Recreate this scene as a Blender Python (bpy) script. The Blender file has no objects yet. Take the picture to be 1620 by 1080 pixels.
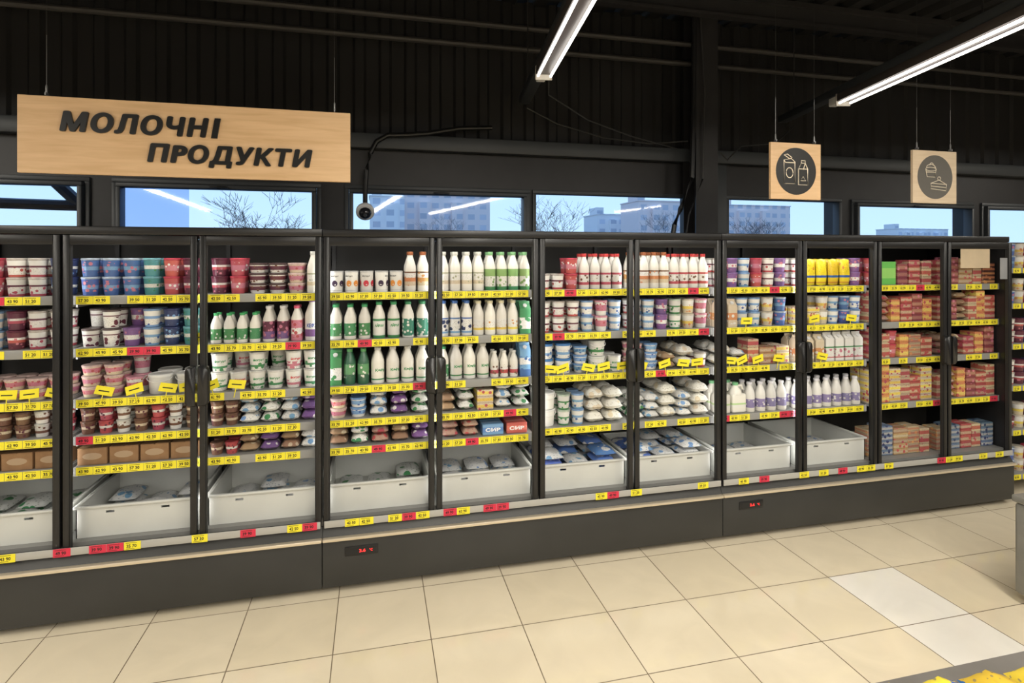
import bpy, bmesh, math, random
from mathutils import Vector, Matrix
random.seed(11)
sc=bpy.context.scene
col=sc.collection
try:
    sc.view_settings.view_transform='Standard'
except Exception: pass
TH=math.radians(13.6); H=1.86; D=3.31; YW=4.4
def XB(k): return -0.28+0.625*k
def PX(px,py,Y):
    X=math.tan(math.atan((px-810)/900)+TH)*Y; z=X*math.sin(TH)+Y*math.cos(TH)
    return (X,Y,H+(408-py)*z/900)

# ------------------------------------------------------------ materials
def mat(name,c,rough=.5,metal=0,emit=0,noise=0,nscale=8,bump=0,spec=.5,alpha=None,ecol=None):
    m=bpy.data.materials.new(name); m.use_nodes=True
    nt=m.node_tree; p=nt.nodes['Principled BSDF']
    p.inputs['Base Color'].default_value=(*c,1); p.inputs['Roughness'].default_value=rough
    p.inputs['Metallic'].default_value=metal; p.inputs['Specular IOR Level'].default_value=spec
    if emit:
        p.inputs['Emission Color'].default_value=(*(ecol or c),1); p.inputs['Emission Strength'].default_value=emit
    if noise or bump:
        tc=nt.nodes.new('ShaderNodeTexCoord'); n=nt.nodes.new('ShaderNodeTexNoise')
        n.inputs['Scale'].default_value=nscale; n.inputs['Detail'].default_value=4
        nt.links.new(tc.outputs['Object'],n.inputs['Vector'])
        if noise:
            r=nt.nodes.new('ShaderNodeValToRGB')
            r.color_ramp.elements[0].position=.3; r.color_ramp.elements[1].position=.7
            r.color_ramp.elements[0].color=(*[x*(1-noise) for x in c],1)
            r.color_ramp.elements[1].color=(*[min(1,x*(1+noise*.5)) for x in c],1)
            nt.links.new(n.outputs['Fac'],r.inputs['Fac']); nt.links.new(r.outputs['Color'],p.inputs['Base Color'])
        if bump:
            b=nt.nodes.new('ShaderNodeBump'); b.inputs['Strength'].default_value=bump; b.inputs['Distance'].default_value=.01
            nt.links.new(n.outputs['Fac'],b.inputs['Height']); nt.links.new(b.outputs['Normal'],p.inputs['Normal'])
    return m

def bands(name,stops,rough=.35,blotch=None,sat=.87):
    """horizontal label bands by height of the pack; blotch=(color,scale,thr,zlo,zhi) printed spots, shifted per object"""
    m=bpy.data.materials.new(name); m.use_nodes=True
    nt=m.node_tree; N=nt.nodes; L=nt.links; p=N['Principled BSDF']; p.inputs['Roughness'].default_value=rough
    def math_(op,a,b=None):
        q=N.new('ShaderNodeMath'); q.operation=op
        for i,v in enumerate((a,b)):
            if v is None: continue
            if isinstance(v,(int,float)): q.inputs[i].default_value=v
            else: L.new(v,q.inputs[i])
        return q.outputs[0]
    tc=N.new('ShaderNodeTexCoord'); s=N.new('ShaderNodeSeparateXYZ'); L.new(tc.outputs['Generated'],s.inputs[0])
    oi=N.new('ShaderNodeObjectInfo'); off=math_('MULTIPLY',oi.outputs['Random'],37.0)
    va=N.new('ShaderNodeVectorMath'); va.operation='ADD'; L.new(tc.outputs['Object'],va.inputs[0]); cx=N.new('ShaderNodeCombineXYZ')
    for i in range(3): L.new(off,cx.inputs[i])
    L.new(cx.outputs[0],va.inputs[1])
    r=N.new('ShaderNodeValToRGB'); cr=r.color_ramp; cr.interpolation='CONSTANT'
    cr.elements[0].position=0; cr.elements[0].color=(*stops[0][1],1)
    cr.elements[1].position=stops[1][0] if len(stops)>1 else 1; cr.elements[1].color=(*stops[min(1,len(stops)-1)][1],1)
    for pos,c in stops[2:]:
        e=cr.elements.new(pos); e.color=(*c,1)
    L.new(s.outputs['Z'],r.inputs['Fac'])
    out=r.outputs['Color']
    def mix(fac,A,Bc):
        mx=N.new('ShaderNodeMix'); mx.data_type='RGBA'; mx.inputs['B'].default_value=(*Bc,1)
        L.new(fac,mx.inputs['Factor']); L.new(A,mx.inputs['A']); return mx.outputs['Result']
    if blotch:
        c,scale,thr,zl,zh=blotch
        v=N.new('ShaderNodeTexVoronoi'); v.inputs['Scale'].default_value=scale; L.new(va.outputs[0],v.inputs['Vector'])
        lt=math_('LESS_THAN',v.outputs['Distance'],thr)
        a=math_('GREATER_THAN',s.outputs['Z'],zl); b=math_('LESS_THAN',s.outputs['Z'],zh)
        out=mix(math_('MULTIPLY',math_('MULTIPLY',lt,a),b),out,c)
        mp=N.new('ShaderNodeMapping'); mp.inputs['Scale'].default_value=(1,1,2.6); L.new(va.outputs[0],mp.inputs[0])
        v2=N.new('ShaderNodeTexVoronoi'); v2.inputs['Scale'].default_value=scale*3.2; L.new(mp.outputs[0],v2.inputs['Vector'])
        f2=math_('MULTIPLY',math_('MULTIPLY',math_('LESS_THAN',v2.outputs['Distance'],.26),a),math_('MULTIPLY',b,.55))
        out=mix(f2,out,tuple(x*.35 for x in c))
    hs=N.new('ShaderNodeHueSaturation'); hs.inputs['Saturation'].default_value=sat  # pack colours desaturated to imitate haze of door glass that is not modelled
    L.new(math_('ADD',math_('MULTIPLY',oi.outputs['Random'],.03),.485),hs.inputs['Hue'])
    L.new(math_('ADD',math_('MULTIPLY',oi.outputs['Random'],.26),.74),hs.inputs['Value'])
    L.new(out,hs.inputs['Color']); L.new(hs.outputs['Color'],p.inputs['Base Color'])
    return m

def glassmat(name,base=.04,graze=.5,tint=(.95,.97,.97)):
    m=bpy.data.materials.new(name); m.use_nodes=True
    nt=m.node_tree; N=nt.nodes; L=nt.links; N.clear()
    o=N.new('ShaderNodeOutputMaterial'); mx=N.new('ShaderNodeMixShader')
    t=N.new('ShaderNodeBsdfTransparent'); t.inputs[0].default_value=(*tint,1)
    g=N.new('ShaderNodeBsdfGlossy'); g.inputs['Roughness'].default_value=.03; g.inputs['Color'].default_value=(1,1,1,1)
    lw=N.new('ShaderNodeLayerWeight'); lw.inputs['Blend'].default_value=.5
    pw=N.new('ShaderNodeMath'); pw.operation='POWER'; pw.inputs[1].default_value=4; L.new(lw.outputs['Facing'],pw.inputs[0])
    ma=N.new('ShaderNodeMath'); ma.operation='MULTIPLY_ADD'; ma.inputs[1].default_value=graze; ma.inputs[2].default_value=base
    L.new(pw.outputs[0],ma.inputs[0]); L.new(ma.outputs[0],mx.inputs[0]); L.new(t.outputs[0],mx.inputs[1]); L.new(g.outputs[0],mx.inputs[2])
    L.new(mx.outputs[0],o.inputs[0]); return m

# ------------------------------------------------------------ mesh builder
_tc={}
def textdata(s,bold=.0,res=2,extrude=0,spacing=1.0,shear=0):
    # the built-in font's Cyrillic er is malformed: use its identical Latin twin
    s=s.replace('\u0420','P').replace('\u0440','p')
    key=(s,bold,res,extrude,spacing,shear)
    if key in _tc: return _tc[key]
    cu=bpy.data.curves.new('t','FONT'); cu.body=s; cu.size=1; cu.resolution_u=res; cu.extrude=extrude
    if not extrude: cu.offset=bold
    cu.space_character=spacing; cu.shear=shear
    ob=bpy.data.objects.new('t',cu); col.objects.link(ob)
    dg=bpy.context.evaluated_depsgraph_get(); me=bpy.data.meshes.new_from_object(ob.evaluated_get(dg))
    vs=[tuple(v.co) for v in me.vertices]; fs=[tuple(p.vertices) for p in me.polygons]
    bpy.data.objects.remove(ob); bpy.data.curves.remove(cu); bpy.data.meshes.remove(me)
    if vs:
        x0=min(v[0] for v in vs);x1=max(v[0] for v in vs);y0=min(v[1] for v in vs);y1=max(v[1] for v in vs)
    else: x0=x1=y0=y1=0; x1=y1=1
    d=([((v[0]-(x0+x1)/2)/(x1-x0),(v[1]-(y0+y1)/2)/(y1-y0),v[2]) for v in vs],fs)
    _tc[key]=d; return d

class MB:
    def __init__(s): s.v=[];s.f=[];s.m=[]
    def add(s,vs,fs,mi=0):
        o=len(s.v); s.v+= [tuple(v) for v in vs]
        for f in fs: s.f.append(tuple(i+o for i in f)); s.m.append(mi)
        return s
    def box(s,x0,x1,y0,y1,z0,z1,mi=0,b=0,seg=2):
        if b<=0:
            vs=[(x0,y0,z0),(x1,y0,z0),(x1,y1,z0),(x0,y1,z0),(x0,y0,z1),(x1,y0,z1),(x1,y1,z1),(x0,y1,z1)]
            return s.add(vs,[(0,3,2,1),(4,5,6,7),(0,1,5,4),(1,2,6,5),(2,3,7,6),(3,0,4,7)],mi)
        bm=bmesh.new(); bmesh.ops.create_cube(bm,size=1)
        for v in bm.verts: v.co=Vector(((x0+x1)/2+v.co.x*(x1-x0),(y0+y1)/2+v.co.y*(y1-y0),(z0+z1)/2+v.co.z*(z1-z0)))
        bmesh.ops.bevel(bm,geom=list(bm.edges),offset=b,segments=seg,profile=.5,affect='EDGES')
        bm.verts.index_update(); vs=[tuple(v.co) for v in bm.verts]; fs=[tuple(v.index for v in f.verts) for f in bm.faces]
        bm.free(); return s.add(vs,fs,mi)
    def lathe(s,prof,mi=0,seg=16,c=(0,0,0)):
        rings=[];o=len(s.v)
        for r,z in prof:
            if r<=1e-6: rings.append([len(s.v)]); s.v.append((c[0],c[1],c[2]+z))
            else:
                rings.append(list(range(len(s.v),len(s.v)+seg)))
                for i in range(seg):
                    a=2*math.pi*i/seg; s.v.append((c[0]+r*math.cos(a),c[1]+r*math.sin(a),c[2]+z))
        for j in range(len(rings)-1):
            A,B=rings[j],rings[j+1]; m=mi[j] if isinstance(mi,(list,tuple)) else mi
            for i in range(seg):
                k=(i+1)%seg
                if len(A)==1 and len(B)==1: continue
                if len(A)==1: f=(A[0],B[k],B[i])
                elif len(B)==1: f=(A[i],A[k],B[0])
                else: f=(A[i],A[k],B[k],B[i])
                s.f.append(f); s.m.append(m)
        return s
    def tube(s,pts,r,mi=0,seg=6,closed=False):
        pts=[Vector(p) for p in pts]; n=len(pts); R=r if isinstance(r,(list,tuple)) else [r]*n
        rings=[]; up=Vector((0,0,1))
        for i,p in enumerate(pts):
            t=(pts[(i+1)%n if closed else min(i+1,n-1)]-pts[i-1 if (closed or i>0) else 0]).normalized()
            ref=up if abs(t.dot(up))<.95 else Vector((1,0,0))
            a=t.cross(ref).normalized(); b=a.cross(t).normalized()
            rings.append(list(range(len(s.v),len(s.v)+seg)))
            for k in range(seg):
                q=2*math.pi*k/seg; s.v.append(tuple(p+(a*math.cos(q)+b*math.sin(q))*R[i]))
        for j in range(n if closed else n-1):
            A,B=rings[j],rings[(j+1)%n]
            for k in range(seg):
                l=(k+1)%seg; s.f.append((A[k],A[l],B[l],B[k])); s.m.append(mi)
        if not closed:
            s.f.append(tuple(rings[0][::-1])); s.m.append(mi); s.f.append(tuple(rings[-1])); s.m.append(mi)
        return s
    def text(s,t,cx,cz,w,h,y,mi=0,bold=.02,wrap=None,res=2,extrude=0,dep=0,spacing=1,shear=0):
        vs,fs=textdata(t,bold,res,extrude,spacing,shear); out=[]
        zm=max([abs(v[2]) for v in vs]+[1e-6])
        for x,yy,z in vs:
            X=x*w; Z=cz+yy*h
            if wrap: a=X/wrap+cx; out.append((wrap*1.012*math.sin(a),-wrap*1.012*math.cos(a),Z))
            else: out.append((cx+X,y-((z/zm+1)*.5*dep if extrude else 0),Z))
        return s.add(out,fs,mi)
    def mesh(s,name,mats,smooth=True,ang=35):
        me=bpy.data.meshes.new(name); me.from_pydata(s.v,[],s.f)
        for m in mats: me.materials.append(m)
        me.polygons.foreach_set('material_index',s.m)
        if smooth:
            me.polygons.foreach_set('use_smooth',[True]*len(s.f))
            me.update()
            try: me.set_sharp_from_angle(angle=math.radians(ang))
            except Exception: me.polygons.foreach_set('use_smooth',[False]*len(s.f))
        me.update(); return me

def mk(name,me,loc=(0,0,0),parent=None,rot=None,**pr):
    o=bpy.data.objects.new(name,me); col.objects.link(o); o.location=loc
    if rot: o.rotation_euler=rot
    if parent: o.parent=parent
    for k,v in pr.items(): o[k]=v
    return o
def empty(name,loc=(0,0,0),rot=None,**pr):
    o=bpy.data.objects.new(name,None); o.empty_display_size=.1; col.objects.link(o); o.location=loc
    if rot: o.rotation_euler=rot
    for k,v in pr.items(): o[k]=v
    return o
S={'kind':'structure'}

# base materials
BLACK=mat('black_coated_metal',(.012,.012,.013),.35,noise=.2)
DKGREY=mat('dark_grey_panel',(.034,.034,.032),.45,noise=.15,nscale=3)
INNER=mat('fridge_inner_grey',(.035,.033,.03),.5)
SHELF=mat('shelf_grey_metal',(.24,.24,.23),.45,metal=.2)
RAIL=mat('price_rail_plastic',(.28,.28,.27),.35)
BRAIL=mat('bottom_rail_plastic',(.42,.41,.38),.35)
BUMP=mat('brushed_bumper',(.80,.70,.54),.3,metal=.6)
YEL=mat('yellow_paper',(.88,.77,.03),.6)
RED=mat('red_paper',(.68,.03,.07),.6)
INK=mat('black_ink',(.01,.01,.01),.6)
WHITE=mat('white_plastic',(.82,.82,.80),.35)
WGLASS=glassmat('window_glass',.045,.6,(.94,.97,1))
ROOFM=mat('dark_steel_cladding',(.009,.0085,.0085),.6,noise=.3,nscale=2)
STEEL=mat('dark_steel_paint',(.020,.019,.020),.5,noise=.2)
FRAMEM=mat('window_frame_anthracite',(.045,.05,.055),.45)
WIRE=mat('steel_wire',(.30,.30,.30),.35,metal=.8)
WIRE_SHADE=mat('shaded_wire',(.05,.05,.05),.6)  # same wire, with the dimness under the ceiling put into its colour

# ------------------------------------------------------------ floor
def tile_mat(name,c,rough):
    m=mat(name,c,rough); nt=m.node_tree;N=nt.nodes;L=nt.links;p=N['Principled BSDF']
    tc=N.new('ShaderNodeTexCoord'); n=N.new('ShaderNodeTexNoise'); n.inputs['Scale'].default_value=3; n.inputs['Detail'].default_value=8; n.inputs['Distortion'].default_value=1.2
    L.new(tc.outputs['Object'],n.inputs['Vector']); r=N.new('ShaderNodeValToRGB')
    r.color_ramp.elements[0].position=.3;r.color_ramp.elements[1].position=.7
    r.color_ramp.elements[0].color=(*[x*.94 for x in c],1); r.color_ramp.elements[1].color=(*[min(1,x*1.03) for x in c],1)
    L.new(n.outputs['Fac'],r.inputs['Fac']); L.new(r.outputs['Color'],p.inputs['Base Color']); return m
TM=[tile_mat('cream_tile_a',(.73,.64,.48),.10),tile_mat('cream_tile_b',(.70,.61,.45),.12),tile_mat('cream_tile_c',(.75,.66,.50),.09),
    tile_mat('white_marble_tile',(.82,.785,.72),.13),mat('grout',(.22,.17,.11),.9)]
f=MB(); X0,X1,Y0,Y1=-5,9,-6,YW
f.add([(X0,Y0,-.002),(X1,Y0,-.002),(X1,Y1,-.002),(X0,Y1,-.002)],[(0,1,2,3)],4)
T=.46; g=.0024
i0=int((X0-1.19)/T)-1
for i in range(i0,int((X1-1.19)/T)+1):
    for j in range(int((Y0-2.79)/T)-1,int((Y1-2.79)/T)+1):
        a=max(X0,1.19+i*T+g); b=min(X1,1.19+(i+1)*T-g); c=max(Y0,2.79+j*T+g); d=min(Y1,2.79+(j+1)*T-g)
        if b<=a or d<=c: continue
        mi=3 if (i==3 and j in(-1,-2)) else random.choice([0,0,1,2])
        f.add([(a,c,0),(b,c,0),(b,d,0),(a,d,0)],[(0,1,2,3)],mi)
mk('floor',f.mesh('floor',TM,False),**S)

# ------------------------------------------------------------ room shell
WINS=[(-3.30,-1.86,1),(-1.73,-.38,1),(-.215,1.21,1),(1.23,2.66,0),(2.98,4.19,0),(4.30,5.75,1),(5.85,7.3,1)]
ZB,ZT=1.45,2.405
w=MB()
w.box(X0,X1,YW,YW+.2,0,ZB); w.box(X0,X1,YW,YW+.2,ZT,2.67)
xs=[X0]
for a,b,_ in WINS: xs+=[a,b]
xs.append(X1)
for i in range(0,len(xs),2): w.box(xs[i],xs[i+1],YW,YW+.2,ZB,ZT)
x=X0; prof=[]
while x<X1:
    prof+= [(x,0),(x+.09,0),(x+.11,-.022),(x+.17,-.022)]; x+=.19
vs=[];fs=[]
for px,py in prof: vs+=[(px,YW+.05+py,2.67),(px,YW+.05+py,3.92)]
for i in range(len(prof)-1): fs.append((2*i,2*i+2,2*i+3,2*i+1))
w.add(vs,fs,1)
w.box(X0,X1,YW+.12,YW+.2,2.67,3.92,1)
mk('wall_back',w.mesh('wall_back',[STEEL,ROOFM],False),**S)
mk('trim_1',MB().box(X0,X1,YW-.09,YW,2.67,2.78,0,.008).mesh('trim_1',[FRAMEM]),**S)
WALLM=mat('dark_wall_paint',(.12,.10,.085),.8,noise=.1)
mk('wall_front',MB().box(X0,X1,Y0-.2,Y0,0,3.92).mesh('wall_front',[WALLM],False),**S)
mk('wall_left',MB().box(X0-.2,X0,Y0,YW+.2,0,3.92).mesh('wall_left',[WALLM],False),**S)
mk('wall_right',MB().box(X1,X1+.2,Y0,YW+.2,0,3.92).mesh('wall_right',[WALLM],False),**S)
c=MB(); prof=[]; x=X0
while x<X1: prof+=[(x,0),(x+.1,0),(x+.13,.05),(x+.22,.05)]; x+=.25
vs=[];fs=[]
for px,pz in prof: vs+=[(px,Y0,3.9+pz),(px,YW+.2,3.9+pz)]
for i in range(len(prof)-1): fs.append((2*i,2*i+2,2*i+3,2*i+1))
c.add(vs,fs); c.box(X0-.2,X1+.2,Y0-.2,YW+.3,3.97,4.05)
mk('ceiling',c.mesh('ceiling',[ROOFM],False),**S)
n=2
for y in (3.9,3.0,2.0,.7,-1,-3):
    m=MB(); m.box(X0,X1,y-.035,y+.035,3.86,3.9); m.box(X0,X1,y-.004,y+.004,3.74,3.86); m.box(X0,X1,y-.035,y+.035,3.72,3.745)
    mk('trim_%d'%n,m.mesh('purlin',[STEEL],False),**S); n+=1
m=MB(); m.box(2.54,2.74,4.14,4.155,0,3.9); m.box(2.54,2.74,4.33,4.345,0,3.9); m.box(2.633,2.647,4.155,4.33,0,3.9)
mk('trim_%d'%n,m.mesh('steel_column',[STEEL],False),**S); n+=1
mk('trim_%d'%n,MB().box(2.66,2.98,YW-.03,YW,ZB,2.67,0,.005).mesh('column_cover',[FRAMEM]),**S); n+=1
PIPE=mat('dark_pipe_paint',(.04,.037,.035),.45)
for z,y in((3.62,4.22),(3.47,4.25)):
    mk('ceiling_pipe',MB().tube([(X0,y,z),(X1,y,z)],.022,0,10).mesh('pipe',[PIPE]),label='dark painted steel pipe running along the clad wall',category='pipe',group='pipes along the wall')
BLUETINT=glassmat('blue_tinted_pane',.04,.2,(.50,.60,.84))  # darker blue see-through tint for part of one window
for i,(a,b,op) in enumerate(WINS):
    m=MB(); t=.03; y0,y1=YW-.02,YW+.06
    def ring(a,b,z0,z1,t,y0,y1):
        m.box(a,b,y0,y1,z1-t,z1,0,.004); m.box(a,b,y0,y1,z0,z0+t,0,.004); m.box(a,a+t,y0,y1,z0+t,z1-t,0,.004); m.box(b-t,b,y0,y1,z0+t,z1-t,0,.004)
    ring(a,b,ZB,ZT,t,y0,y1)
    if op: ring(a+t+.004,b-t-.004,ZB+t+.004,ZT-t-.004,.028,y0-.03,y1-.02)
    fr=mk('window_%d'%(i+1),m.mesh('window',[FRAMEM]),**S)
    q=t+(.03 if op else 0)
    mk('window_glass',MB().add([(a+q,YW+.03,ZB+q),(b-q,YW+.03,ZB+q),(b-q,YW+.03,ZT-q),(a+q,YW+.03,ZT-q)],[(0,1,2,3)]).mesh('wglass',[WGLASS],False),parent=fr)
    if i==1: mk('window_film',MB().add([(a+q,YW+.036,ZB+q),(a+q+.40,YW+.036,ZB+q),(a+q+.40,YW+.036,ZT-q),(a+q,YW+.036,ZT-q)],[(0,1,2,3)]).mesh('film',[BLUETINT],False),parent=fr)  # darker blue sheet over the left part of this pane
    if op:
        mk('window_handle',MB().box((a+b)/2-.06,(a+b)/2+.06,YW-.075,YW-.055,ZT-.06,ZT-.045,0,.006).box((a+b)/2-.015,(a+b)/2+.015,YW-.06,YW-.045,ZT-.065,ZT-.04,0,.004).mesh('wh',[BLACK]),parent=fr)

# ------------------------------------------------------------ outside
def facade(name,wall,win,fx=1.7,fz=3.0):
    m=mat(name,wall,.8); nt=m.node_tree;N=nt.nodes;L=nt.links;p=N['Principled BSDF']
    tc=N.new('ShaderNodeTexCoord'); s=N.new('ShaderNodeSeparateXYZ'); L.new(tc.outputs['Object'],s.inputs[0])
    cb=N.new('ShaderNodeCombineXYZ'); L.new(s.outputs['X'],cb.inputs['X']); L.new(s.outputs['Z'],cb.inputs['Y'])
    b=N.new('ShaderNodeTexBrick'); b.offset=0; b.inputs['Scale'].default_value=1; b.inputs['Brick Width'].default_value=fx*2; b.inputs['Row Height'].default_value=fz
    b.inputs['Mortar Size'].default_value=.75; b.inputs['Color1'].default_value=(*win,1); b.inputs['Color2'].default_value=(*[x*1.3 for x in win],1); b.inputs['Mortar'].default_value=(*wall,1)
    b.inputs['Mortar Smooth'].default_value=0
    L.new(cb.outputs[0],b.inputs['Vector']); L.new(b.outputs['Color'],p.inputs['Base Color']); return m
def sx(px,Y): return math.tan(math.atan((px-810)/900)+TH)*Y
FA=facade('pink_apartment_facade',(.98,.80,.74),(.58,.55,.58)); FB=facade('white_apartment_facade',(.98,.93,.90),(.60,.60,.65))
for (pa,pb,Y,h,fm,lb) in ((585,640,150,18,FB,'pale multi-storey apartment block seen through the window'),(640,775,160,19.5,FA,'pinkish multi-storey apartment block seen through the window'),
      (945,1010,170,16,FB,'pale multi-storey apartment block seen through the window'),(1010,1092,150,18.5,FA,'pinkish multi-storey apartment block seen through the window'),(1150,1250,170,20,FA,'pinkish multi-storey apartment block seen through the window'),(1420,1500,220,16,FB,'pale multi-storey apartment block seen through the window')):
    a,b=sx(pa,Y),sx(pb,Y); m=MB(); m.box(0,b-a,0,12,0,h); m.box(.5,3,2,8,h,h+2.2,0); m.box(-.2,b-a+.2,-.2,12.2,h-.3,h)
    q=4
    while q<b-a-4: m.box(q,q+3,-1.2,0,3,h-2); q+=9
    mk('apartment_building',m.mesh('apartment',[fm],False),(a,Y,0),label=lb,category='building',group='apartment blocks outside')
BARK=mat('bare_bark',(.10,.08,.08),.9)
def tree(h,seed):
    rnd=random.Random(seed); m=MB()
    def br(p,d,l,r,dep):
        pts=[p]; rr=[r]; q=p; dd=d.copy()
        for i in range(3):
            dd=(dd+Vector((rnd.uniform(-.15,.15),rnd.uniform(-.15,.15),rnd.uniform(-.02,.12)))).normalized(); q=q+dd*l/3; pts.append(q); rr.append(r*(1-.15*(i+1)))
        m.tube(pts,rr,0,5 if dep<3 else 3)
        if dep<5:
            for i in range(3 if dep else 5):
                a=rnd.uniform(0,6.28); sp=rnd.uniform(.4,.95)
                nd=(dd+Vector((math.cos(a)*sp,math.sin(a)*sp,.12))).normalized()
                br(pts[rnd.choice([2,3,3])],nd,l*rnd.uniform(.62,.8),max(.005,rr[-1]*.56),dep+1)
    br(Vector((0,0,0)),Vector((0,0,1)),h*.32,h*.016,0)
    return m.mesh('tree',[BARK],True)
for px,Y,h,sd,sxy in((410,22,4.5,3,1.6),(895,24,4.8,5,1.5),(1205,30,5.0,8,1.3),(700,60,7,2,1.2),(1040,40,6,9,1.3)):
    tr=mk('bare_tree',tree(h,sd),(sx(px,Y),Y,0),label='leafless winter tree standing outside the window',category='tree',group='bare trees outside'); tr.scale=(sxy,sxy,1)
mk('street_ground',MB().box(-150,500,YW+.2,400,-.3,-.02).mesh('street',[mat('asphalt',(.08,.085,.09),.9,noise=.2)],False),label='grey asphalt ground outside the shop',category='ground')
cp=empty('entrance_canopy',(-3.6,5.6,0),label='dark steel canopy posts and diagonal brace outside the window',category='canopy')
def rel(p,o=(-3.6,5.6,0)): return tuple(p[i]-o[i] for i in range(3))
mk('canopy_brace',MB().tube([rel(PX(60,262,5.6)),rel(PX(150,345,5.6))],.05,0,8).mesh('brace',[STEEL]),parent=cp)
mk('canopy_beam',MB().tube([rel(PX(-90,318,5.6)),rel(PX(142,326,5.6))],.045,0,8).mesh('beam',[STEEL]),parent=cp)
for q in(-.9,1.36): mk('canopy_post',MB().tube([(q,0,-.02),(q,0,2.45)],.05,0,8).mesh('post',[STEEL]),parent=cp)

# ------------------------------------------------------------ price tags
TAGM=[YEL,RED,INK]
def tagmesh(txt,bg):
    m=MB(); m.box(-.038,.038,-.0015,0,-.0205,.0205,bg)
    m.text(txt,-.004,-.001,.046,.017,-.002,2,.03); 
    for z,w_ in((.0145,.05),(-.0145,.04)): m.add([(-.03,-.0019,z-.0010),(-.03+w_,-.0019,z-.0010),(-.03+w_,-.0019,z+.0010),(-.03,-.0019,z+.0010)],[(0,1,2,3)],2)
    return m.mesh('price_tag',TAGM,False)
TAGS=[tagmesh(t,0) for t in('43 90','51 20','39 50','62 90','57 30','45 90','35 70','42 50')]; TAGR=[tagmesh(t,1) for t in('39 90','49 90')]

# ------------------------------------------------------------ fridges
RA=[1.662,1.39,1.127,.935,.777]; RB=[1.662,1.39,1.127,.80]
ZTOP=2.022
def rows_for(k): return RA if k<2 else RB
HAND=mat('handle_black_plastic',(.01,.01,.011),.3)
GSK=mat('black_rubber_gasket',(.02,.02,.02),.6)
def door_meshes(w):
    z0,z1=.365,ZTOP-.045; m=MB(); t=.03
    m.box(-w/2,-w/2+t,0,.03,z0,z1,0,.004); m.box(w/2-t,w/2,0,.03,z0,z1,0,.004)
    m.box(-w/2+t,w/2-t,0,.03,z1-.045,z1,0,.003); m.box(-w/2+t,w/2-t,0,.03,z0,z0+.024,0,.003)
    fr=m.mesh('door_frame',[BLACK])
    q=MB(); a=w/2-t; c_=.004
    q.box(-a,-a+c_,.006,.026,z0+.024,z1-.045); q.box(a-c_,a,.006,.026,z0+.024,z1-.045); q.box(-a+c_,a-c_,.006,.026,z1-.049,z1-.045); q.box(-a+c_,a-c_,.006,.026,z0+.024,z0+.028)
    return fr,q.mesh('door_gasket',[GSK],False)
DF,DG=door_meshes(.613)
def hm(side):
    m=MB(); hw=.052; hh=.105
    outl=[(0,-hh)]+[(hw-.03+.03*math.sin(a),-hh+.03-.03*math.cos(a)) for a in [i*math.pi/8 for i in range(1,5)]]+[(hw-.03+.03*math.cos(a),hh-.03+.03*math.sin(a)) for a in [i*math.pi/8 for i in range(0,5)]]+[(0,hh)]
    nn=len(outl)
    lay=[(0,1,0),(-.024,1,0),(-.032,.86,.006)]
    vs=[];fs=[]
    for y,sc_,dx in lay:
        for (x,z) in outl: vs.append((side*x*sc_,y,z*(.94 if sc_<1 else 1)))
    for l in range(2):
        for i in range(nn):
            j=(i+1)%nn; q=(l*nn+i,l*nn+j,(l+1)*nn+j,(l+1)*nn+i); fs.append(q if side>0 else q[::-1])
    cap=tuple(range(2*nn,3*nn)); fs.append(cap if side>0 else cap[::-1])
    m.add(vs,fs); return m.mesh('door_handle',[HAND],True,50)
HR,HL=hm(1),hm(-1)
LEDM=mat('led_red',(.9,.02,.02),.5,emit=3)
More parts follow.
